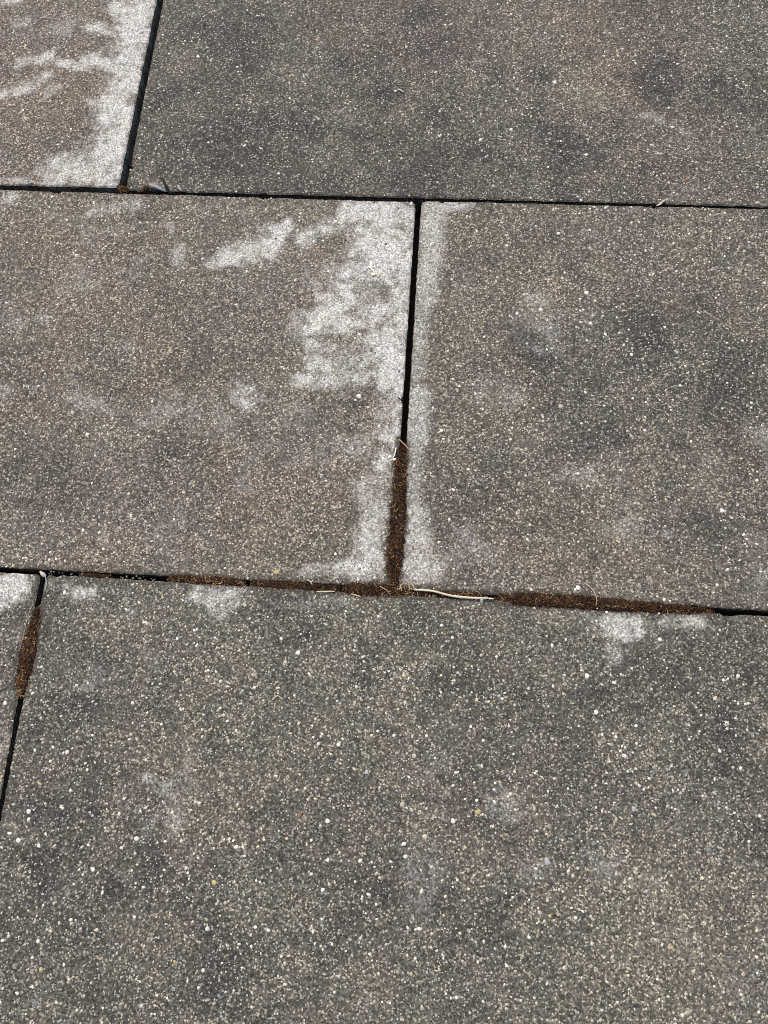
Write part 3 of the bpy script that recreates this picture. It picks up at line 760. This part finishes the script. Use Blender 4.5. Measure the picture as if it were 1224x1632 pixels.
def moss(key, label, weights, density=1.0, height=.0022, group='patches of brown moss in the joints', strand=1.0):
    pts = MOSS_LINES[key] if isinstance(key, str) else key
    pts = [(a, b, c * 1.1) for a, b, c in pts]
    _, L = line_at(pts, np.array([0.0]))
    n = max(8, int(L / .0016)); mct = 13
    t = np.linspace(0, 1, n)
    c, _ = line_at(pts, t); tg = tangent(pts, t)
    nm = np.stack([-tg[:, 1], tg[:, 0]], -1)
    w = np.linspace(-1, 1, mct)
    wid = c[:, 2:3] * (1 + (vnoise(c[:, 0], c[:, 1], .006, 88)[:, None] - .5) * .5)
    X = c[:, 0:1] + nm[:, 0:1] * w[None] * wid
    Y = c[:, 1:2] + nm[:, 1:2] * w[None] * wid
    cap = np.sqrt(np.clip(1 - (2 * t - 1) ** 6, 0, 1))[:, None]
    lump = vnoise(X, Y, .005, 91) * .6 + vnoise(X, Y, .0022, 92) * .5
    Z = -.0016 + (height + .0016) * (1 - np.abs(w[None]) ** 3) * cap * (.55 + .55 * lump)
    Z -= (1 - cap) * .004
    Z[:, 0] -= .002; Z[:, -1] -= .002
    idx = np.arange(n * mct).reshape(n, mct)
    f = np.stack([idx[:-1, :-1], idx[:-1, 1:], idx[1:, 1:], idx[1:, :-1]], -1).reshape(-1, 4)
    mv = np.stack([X, Y, Z], -1).reshape(-1, 3)
    mc = BROWNS[rng.choice([0, 0, 1, 2], len(mv))]
    # leafy strands
    area = L * np.mean(c[:, 2]) * 2
    ns = int(area * 2.2e6 * density)
    ts = rng.uniform(0, 1, ns)
    cs, _ = line_at(pts, ts); tgs = tangent(pts, ts)
    ws = np.clip(rng.normal(0, .56, ns), -1.22, 1.22)
    bx = cs[:, 0] - tgs[:, 1] * ws * cs[:, 2] + rng.normal(0, .0005, ns); by = cs[:, 1] + tgs[:, 0] * ws * cs[:, 2] + rng.normal(0, .0005, ns)
    capz = np.sqrt(np.clip(1 - (2 * ts - 1) ** 6, 0, 1))
    bz = -.0016 + (height + .0016) * (1 - np.abs(ws) ** 3) * capz * (.55 + .55 * (vnoise(bx, by, .005, 91) * .6 + vnoise(bx, by, .0022, 92) * .5)) - (1 - capz) * .003 - .0004
    az = rng.uniform(0, 2 * math.pi, ns)
    el = rng.uniform(.05, 1.35, ns)
    ln = rng.uniform(.0009, .0026, ns) * strand
    wd = rng.uniform(.00022, .00062, ns)
    dx, dy, dz = np.cos(az) * np.cos(el), np.sin(az) * np.cos(el), np.sin(el)
    sx, sy = -np.sin(az), np.cos(az)
    bend = rng.uniform(-.6, .2, ns)
    V = np.zeros((ns, 5, 3))
    for k, (s, h) in enumerate(((-1, 0), (1, 0), (1, .55), (-1, .55))):
        V[:, k, 0] = bx + dx * ln * h + sx * wd * s
        V[:, k, 1] = by + dy * ln * h + sy * wd * s
        V[:, k, 2] = bz + dz * ln * h
    V[:, 4, 0] = bx + dx * ln + np.sin(az * 3) * ln * .15
    V[:, 4, 1] = by + dy * ln
    V[:, 4, 2] = bz + dz * ln + bend * ln * .5
    ci = rng.choice(len(BROWNS), ns, p=np.array(weights) / np.sum(weights))
    # tufts share a tone
    tone = .35 + 1.0 * vnoise(bx, by, .010, 95) + .35 * vnoise(bx, by, .0018, 96)
    sc = BROWNS[ci] * tone[:, None]
    # a few longer dead threads lie across the tufts
    nf = int(area * 1.3e4 * density)
    if nf:
        s_ = rng.choice(ns, nf, replace=False)
        ln2 = rng.uniform(.003, .0075, nf)
        el2 = rng.uniform(.0, .35, nf)
        for k, h in ((0, 0), (1, 0), (2, .5), (3, .5), (4, 1)):
            sgn = (-1, 1, 1, -1, 0)[k]
            V[s_, k, 0] = bx[s_] + dx[s_] / np.cos(el[s_]) * ln2 * h + sx[s_] * (.00013 * sgn + ln2 * .18 * (h == .5))
            V[s_, k, 1] = by[s_] + dy[s_] / np.cos(el[s_]) * ln2 * h + sy[s_] * (.00013 * sgn + ln2 * .18 * (h == .5))
            V[s_, k, 2] = np.maximum(bz[s_], height * .5) + .0008 + ln2 * np.sin(el2) * (.5 if h == .5 else 0) + .0004 * h
        sc[s_] = BROWNS[rng.choice([4, 5, 6], nf)]
    o0 = len(mv)
    b = (np.arange(ns) * 5)[:, None] + o0
    q = np.concatenate([b, b + 1, b + 2, b + 3], 1)
    tr = np.concatenate([b + 3, b + 2, b + 4], 1)
    org = np.array([c[n // 2, 0], c[n // 2, 1], 0])
    me = raw_mesh('moss_patch', np.concatenate([mv, V.reshape(-1, 3)]) - org, [np.concatenate([f, q]), tr], [M_MOSS], cols=np.concatenate([mc, np.repeat(sc, 5, 0)]))
    o = link('moss_patch', me, None, org)
    o['label'] = label
    o['category'] = 'moss'
    o['group'] = group

DEEP = (4, 6, 6, 4, 2.0, .9, .3)
RUST = (3, 6, 6, 5, 3.0, .9, .2)
PALE = (2, 4, 5, 4, 3, 3, 1.6)
moss('cross', 'dark brown moss filling the lower half of the upright centre joint', DEEP, 1.0, .0026)
moss('left_near', 'rusty moss along the level joint, just left of the central crossing', RUST, 1.0, .0022)
moss('left_mid', 'thin dark moss in the level joint below the big yellow pebble', DEEP, .8, .0010)
moss('left_far', 'brown moss beginning where the black gap ends in the lower left joint', PALE, .9, .0012)
moss('right_thin', 'sparse gritty moss lying under the long white grass blade', PALE, .55, .0004)
moss('right', 'long dark brown moss strip right of the white grass blade', DEEP, 1.0, .0024)
moss('slit', 'spindle-shaped rusty moss in the short slanting joint at left', (2, 4, 6, 6, 4, 2.4, .9), 1.0, .0024)
moss([(-0.3370, 0.5174, 0.0021), (-0.3307, 0.5152, 0.0036), (-0.3241, 0.5154, 0.0025)], 'small orange moss tuft at the foot of the upper left joint', (1, 2, 3, 5, 6, 4, .6), 1.0, .0015, strand=.9)
moss([(-0.3116, 0.5158, 0.0018), (-0.3071, 0.5167, 0.0036), (-0.3017, 0.5160, 0.0021)], 'small orange moss tuft touching the grey feather scrap', (1, 2, 3, 5, 6, 4, .6), 1.0, .0018, strand=.9)
moss([(-0.3015, 0.1129, 0.0014), (-0.2941, 0.1128, 0.0022), (-0.2828, 0.1123, 0.0019), (-0.2727, 0.1123, 0.0011)], 'faint brown moss crumb in the level joint near the left side', DEEP, .7, .0006, strand=.8)

# ------------------------------------------------------------------ grit lying in the open joints
def joint_grit():
    vs, fs, fq, cs = [], [], [], []
    lines = [([(-0.0119, 0.1131, 0.0027), (0.0121, 0.1124, 0.0027), (0.0544, 0.1117, 0.0026)], 150), ([(-0.1195, 0.1107, 0.0027), (-0.0734, 0.1101, 0.0022)], 70), ([(-0.2240, 0.1112, 0.0022), (-0.1522, 0.1104, 0.0022)], 60), ([(0.1481, 0.1071, 0.0016), (0.2503, 0.1085, 0.0015)], 70), ([(-0.3280, 0.1125, 0.0017), (-0.2324, 0.1119, 0.0017)], 50)]
    X, Y, Rr = [], [], []
    for pts, n in lines:
        t = rng.uniform(0, 1, n)
        c, _ = line_at(pts, t)
        X.append(c[:, 0] + rng.normal(0, .0010, n)); Y.append(c[:, 1] + rng.normal(0, .6, n) * c[:, 2]); Rr.append(rng.uniform(.0004, .0010, n))
    x, y, r = np.concatenate(X), np.concatenate(Y), np.concatenate(Rr)
    col = PAL[rng.choice(5, len(x))] * rng.uniform(.2, .65, (len(x), 1))
    v, f, c = grains(x, y, rng.uniform(-.004, -.0006, len(x)), r, col, 6, 2, .8)
    me = raw_mesh('joint_grit', v, f, [M_STONE], cols=c)
    o = link('joint_grit', me)
    o['kind'] = 'stuff'
    o['label'] = 'pale grit scattered along the edges of the level joint'
    o['category'] = 'grit'

joint_grit()

# ------------------------------------------------------------------ dry stems, straws and scraps
def smooth_path(p, n):
    p = np.array(p, float)
    q = np.concatenate([[2 * p[0] - p[1]], p, [2 * p[-1] - p[-2]]])
    out = []
    for i in range(1, len(q) - 2):
        for t in np.arange(n) / n:
            a, b, c, d = q[i - 1], q[i], q[i + 1], q[i + 2]
            out.append(.5 * (2 * b + (c - a) * t + (2 * a - 5 * b + 4 * c - d) * t * t + (3 * b - a - 3 * c + d) * t ** 3))
    out.append(p[-1])
    return np.array(out)

def tube(path, zs, sides=7, flat=1.0, n=6):
    """path of (x, y, radius) with heights zs -> verts, quads"""
    p = smooth_path([(a[0], a[1], z, a[2]) for a, z in zip(path, zs)], n)
    c = p[:, :3]; r = np.maximum(p[:, 3], .00012)
    t = np.gradient(c, axis=0)
    t /= np.linalg.norm(t, axis=1)[:, None] + 1e-9
    up = np.array([0, 0, 1.0])
    s = np.cross(t, up); s /= np.linalg.norm(s, axis=1)[:, None] + 1e-9
    u = np.cross(s, t)
    ang = np.arange(sides) / sides * 2 * math.pi
    V = c[:, None] + r[:, None, None] * (s[:, None] * np.cos(ang)[None, :, None] + u[:, None] * np.sin(ang)[None, :, None] * flat)
    m = len(c)
    idx = np.arange(m * sides).reshape(m, sides)
    nx = np.roll(idx, -1, 1)
    F = np.stack([idx[:-1], nx[:-1], nx[1:], idx[1:]], -1).reshape(-1, 4)
    ends = np.array([c[0], c[-1]])
    T = [(idx[0, (j + 1) % sides], idx[0, j], m * sides) for j in range(sides)] + [(idx[-1, j], idx[-1, (j + 1) % sides], m * sides + 1) for j in range(sides)]
    return np.concatenate([V.reshape(-1, 3), ends]), F, np.array(T)

def strand_thing(name, label, cat, tubes, col, group=None, parent=None, mat=None):
    vs, fq, ft = [], [], []
    off = 0
    for path, zs, flat in tubes:
        if not isinstance(zs, (list, tuple)):
            zs = [zs] * len(path)
        v, q, t = tube(path, zs, flat=flat)
        vs.append(v); fq.append(q + off); ft.append(t + off)
        off += len(v)
    v = np.concatenate(vs)
    org = np.array([v[:, 0].mean(), v[:, 1].mean(), v[:, 2].min()])
    cols = np.array(col)[None] * (0.85 + .3 * vnoise(v[:, 0], v[:, 1], .003, 7))[:, None]
    me = raw_mesh(name, v - org, [np.concatenate(fq), np.concatenate(ft)], [mat or M_STRAW], smooth=True, cols=cols)
    if parent is not None:
        po = Vector(parent.location)
        return link(name, me, parent, Vector(org) - po)
    o = link(name, me, None, org)
    o['label'] = label
    o['category'] = cat
    if group:
        o['group'] = group
    return o

G = 'dry straws and fibres caught in the joints'
strand_thing('withered_grass', 'long white dried grass blade lying along the joint between two moss strips', 'dry grass',
    [([(-0.0094, 0.1155, 0.0005), (-0.0030, 0.1157, 0.0010), (0.0066, 0.1152, 0.0009), (0.0147, 0.1136, 0.0009), (0.0227, 0.1122, 0.0010), (0.0333, 0.1115, 0.0011), (0.0417, 0.1114, 0.0009), (0.0502, 0.1117, 0.0008), (0.0581, 0.1116, 0.0005)], [.0022, .0030, .0034, .0030, .0026, .0028, .0034, .0036, .0030], .7)], (.50, .455, .35))
strand_thing('straw', 'short pale straw lying flat on the lower edge, left of the rusty moss', 'straw', [([(-0.0922, 0.1093, 0.0006), (-0.0852, 0.1098, 0.0008), (-0.0766, 0.1105, 0.0005)], .0012, .5)], (.44, .40, .29), G)
strand_thing('straw', 'short slanting straw below the rusty moss, second from the left', 'straw', [([(-0.0631, 0.1091, 0.0005), (-0.0587, 0.1083, 0.0007), (-0.0543, 0.1072, 0.0005)], .0012, .5)], (.42, .35, .25), G)
strand_thing('straw', 'bent tan straw shaped like a hook, right beside the moss crossing', 'straw', [([(-0.0187, 0.1201, 0.0005), (-0.0208, 0.1186, 0.0006), (-0.0204, 0.1164, 0.0006), (-0.0197, 0.1140, 0.0006)], [.0028, .0036, .0034, .0024], .8)], (.42, .29, .17), G)
strand_thing('straw', 'forked tan straw standing at the left tip of the white grass blade', 'straw', [([(-0.0149, 0.1227, 0.0004), (-0.0138, 0.1190, 0.0005), (-0.0134, 0.1152, 0.0004)], .002, .8), ([(-0.0138, 0.1179, 0.0004), (-0.0110, 0.1159, 0.0004), (-0.0073, 0.1167, 0.0004)], .0024, .8), ([(-0.0118, 0.1207, 0.0006), (-0.0104, 0.1186, 0.0006), (-0.0089, 0.1163, 0.0005)], .003, .8)], (.40, .32, .20), G)
strand_thing('fibre', 'thin curved tan fibre lying across the rusty moss', 'fibre', [([(-0.0384, 0.1167, 0.0004), (-0.0350, 0.1148, 0.0005), (-0.0317, 0.1131, 0.0004), (-0.0299, 0.1105, 0.0003), (-0.0290, 0.1089, 0.0003)], [.0034, .0038, .0038, .003, .002], 1)], (.32, .21, .12), G)
strand_thing('fibre', 'hair-thin arched fibre crossing the long dark moss strip', 'fibre', [([(0.1334, 0.1297, 0.0003), (0.1381, 0.1262, 0.0003), (0.1411, 0.1215, 0.0003), (0.1426, 0.1163, 0.0003), (0.1425, 0.1105, 0.0003)], [.001, .002, .0040, .0042, .002], 1)], (.42, .35, .24), G)
strand_thing('fibre', 'brown fibre slanting over the top end of the upright moss', 'fibre', [([(-0.0304, 0.2516, 0.0005), (-0.0268, 0.2481, 0.0005), (-0.0232, 0.2446, 0.0005), (-0.0208, 0.2417, 0.0004)], [.0024, .0034, .0030, .002], 1)], (.42, .30, .16), G)
strand_thing('straw', 'pale straw bridging the black joint at the upper right', 'straw', [([(0.2074, 0.5109, 0.0006), (0.2111, 0.5128, 0.0007), (0.2149, 0.5170, 0.0005), (0.2186, 0.5186, 0.0003)], [.001, .0014, .0014, .001], .7)], (.62, .56, .44), G)
strand_thing('fibre', 'curled pale fibre on the dark upper arris below the yellow pebble', 'fibre', [([(-0.1013, 0.1191, 0.0004), (-0.0990, 0.1179, 0.0005), (-0.0966, 0.1153, 0.0005)], [.0016, .002, .001], .8)], (.44, .40, .33), G)
strand_thing('straw', 'tiny angled straw bent like a roof on the near grey slab', 'straw', [([(-0.1201, 0.0178, 0.0004), (-0.1163, 0.0213, 0.0004), (-0.1119, 0.0186, 0.0004)], .0011, .7)], (.48, .43, .30))
strand_thing('straw', 'tiny pale straw on the dark far slab, near its middle', 'straw', [([(-0.0559, 0.6500, 0.0007), (-0.0525, 0.6484, 0.0007), (-0.0497, 0.6460, 0.0004)], .0008, .7)], (.5, .46, .36))
strand_thing('fibre', 'hair-thin fibre looped over the edge above the left moss slit', 'fibre', [([(-0.3313, 0.1095, 0.0003), (-0.3293, 0.1052, 0.0003), (-0.3284, 0.1008, 0.0003), (-0.3293, 0.0968, 0.0003)], [.0012, .0018, .0018, .001], 1)], (.48, .46, .40))
strand_thing('fibre', 'pale hair running down the left rim of the moss slit', 'fibre', [([(-0.3364, 0.0849, 0.0002), (-0.3386, 0.0793, 0.0002), (-0.3394, 0.0695, 0.0002), (-0.3397, 0.0576, 0.0002), (-0.3409, 0.0427, 0.0002)], [.0008, .001, .0014, .0014, .0010], 1)], (.34, .31, .26))

def seedling():
    r = bpy.data.objects.new('dry_seedling', None)
    C.objects.link(r)
    p = [(-0.0340, 0.2363)][0]
    r.location = (p[0], p[1], 0)
    r['label'] = 'tiny white dried sprout with a round bead head beside the upright moss'
    r['category'] = 'sprout'
    bpy.context.view_layer.update()
    strand_thing('stalk', '', '', [([(-0.0328, 0.2433, 0.0006), (-0.0329, 0.2405, 0.0005), (-0.0335, 0.2369, 0.0005), (-0.0345, 0.2344, 0.0006)], [.0020, .0026, .0024, .0016], .9)], (.74, .72, .66), parent=r)
    blob('bead', [(-0.0332, 0.2324, 0.0014)][0], .0018, (.80, .79, .74), r, .9)
    blob('leaf', [(-0.0379, 0.2352, 0.0016)][0], .0010, (.78, .77, .72), r, .45)

def blob(name, c, z, col, parent, flat, stretch=1.0, rot=0.0, mat=None):
    u, w = 10, 6
    vv = []
    for k in range(1, w):
        ph = math.pi * k / w
        for j in range(u):
            t = j / u * 2 * math.pi
            s = math.sin(ph) * (1 + .12 * math.sin(3 * t + k))
            lx, ly = s * math.cos(t) * stretch, s * math.sin(t)
            vv.append(((lx * math.cos(rot) - ly * math.sin(rot)) * c[2], (lx * math.sin(rot) + ly * math.cos(rot)) * c[2], math.cos(ph) * c[2] * flat))
    vv += [(0, 0, c[2] * flat), (0, 0, -c[2] * flat)]
    ff = [(k * u + j, (k + 1) * u + j, (k + 1) * u + (j + 1) % u, k * u + (j + 1) % u) for k in range(w - 2) for j in range(u)]
    tt = [(j, (j + 1) % u, len(vv) - 2) for j in range(u)] + [((w - 2) * u + (j + 1) % u, (w - 2) * u + j, len(vv) - 1) for j in range(u)]
    me = raw_mesh(name, np.array(vv), [np.array(ff), np.array(tt)], [mat or M_STRAW], smooth=True, cols=np.tile(col, (len(vv), 1)))
    return link(name, me, parent, Vector((c[0], c[1], z)) - Vector(parent.location))

seedling()

def seed_with_tail():
    r = bpy.data.objects.new('grass_seed', None)
    C.objects.link(r)
    p = [(-0.0640, 0.4226)][0]
    r.location = (p[0], p[1], 0)
    r['label'] = 'cream grass seed with a short pale tail on the whitest slab patch'
    r['category'] = 'seed'
    strand_thing('tail', '', '', [([(-0.0714, 0.4312, 0.0005), (-0.0688, 0.4295, 0.0007), (-0.0661, 0.4264, 0.0007), (-0.0647, 0.4240, 0.0006)], [.0012, .0018, .0018, .0014], .8)], (.80, .77, .68), parent=r)
    blob('husk', [(-0.0653, 0.4229, 0.0017)][0], .0012, (.72, .66, .48), r, .55, 1.3, .2)
    blob('chaff', [(-0.0609, 0.4220, 0.0020)][0], .0006, (.42, .34, .22), r, .4, 1.3, 1.0)

seed_with_tail()

def leaf_blade(name, path, zs, widths, col, parent=None, label=None, cat=None, cup=.35, ribs=0.0, streak=0.0):
    """thin but solid curled blade along a path"""
    p = smooth_path([(a[0], a[1], z, w) for a, z, w in zip(path, zs, widths)], 6)
    c = p[:, :3]; w = np.maximum(p[:, 3], .0001)
    t = np.gradient(c, axis=0); t /= np.linalg.norm(t, axis=1)[:, None]
    s = np.cross(t, np.array([0, 0, 1.0])); s /= np.linalg.norm(s, axis=1)[:, None] + 1e-9
    k = 7
    a = np.linspace(-1, 1, k)
    th = .00022
    V = []
    for sg in (1, -1):
        q = c[:, None] + s[:, None] * (a[None, :] * w[:, None])[..., None]
        q[..., 2] += (1 - a[None] ** 2) * w[:, None] * cup + sg * th + np.cos(a[None] * 9) * ribs
        V.append(q.reshape(-1, 3))
    m = len(c); n0 = m * k
    idx = np.arange(n0).reshape(m, k)
    top = np.stack([idx[:-1, :-1], idx[1:, :-1], idx[1:, 1:], idx[:-1, 1:]], -1).reshape(-1, 4)
    bot = top[:, ::-1] + n0
    rim = np.concatenate([idx[0], idx[1:, -1], idx[-1, -2::-1], idx[-2:0:-1, 0]])
    rn = np.roll(rim, -1)
    side = np.stack([rim, rn, rn + n0, rim + n0], -1)
    v = np.concatenate(V)
    org = np.array([c[:, 0].mean(), c[:, 1].mean(), v[:, 2].min()])
    cols = np.array(col)[None] * (.75 + .5 * vnoise(v[:, 0], v[:, 1], .0016, 9))[:, None]
    if streak:
        barb = np.array([.5, 1.5, .35, 1.1, 1.7, .4, .9])
        cols = cols * (1 + streak * (np.tile(barb, 2 * m) - 1))[:, None]
    me = raw_mesh(name, v - org, [np.concatenate([top, bot, side])], [M_STRAW], smooth=False, cols=cols)
    if parent is not None:
        return link(name, me, parent, Vector(org) - Vector(parent.location))
    o = link(name, me, None, org)
    o['label'] = label
    o['category'] = cat
    return o

leaf_blade('feather_scrap', [(-0.3038, 0.5206), (-0.3001, 0.5184), (-0.2945, 0.5163), (-0.2889, 0.5141), (-0.2847, 0.5127)], [.0026, .0034, .0034, .0026, .0014], [.0010, .0024, .0026, .0016, .0005], (.22, .222, .225),
           label='grey curled feather scrap lodged in the upper left joint', cat='scrap', cup=.6, ribs=.00025, streak=.9)
strand_thing('twig', 'dark twig end sticking up beside the grey feather scrap', 'twig', [([(-0.2899, 0.5249, 0.0014), (-0.2873, 0.5211, 0.0014), (-0.2847, 0.5165, 0.0013), (-0.2821, 0.5128, 0.0010)], [.0075, .0060, .0030, -.001], .8), ([(-0.2821, 0.5128, 0.0006), (-0.2778, 0.5144, 0.0005), (-0.2740, 0.5200, 0.0004), (-0.2725, 0.5231, 0.0003)], [-.001, .001, .0026, .003], .8)], (.022, .020, .017))
leaf_blade('husk', [(-0.2733, 0.5200), (-0.2716, 0.5169), (-0.2692, 0.5139)], [.0026, .0024, .0012], [.0009, .0014, .0006], (.30, .285, .25), label='tiny white husk tip right of the dark twig', cat='husk')
leaf_blade('husk', [(-0.3366, 0.1131), (-0.3332, 0.1105), (-0.3307, 0.1090)], [.0014, .0016, .0010], [.0006, .0018, .0010], (.38, .33, .30), label='curled brown husk where the left slit meets the level joint', cat='husk')

# ------------------------------------------------------------------ end
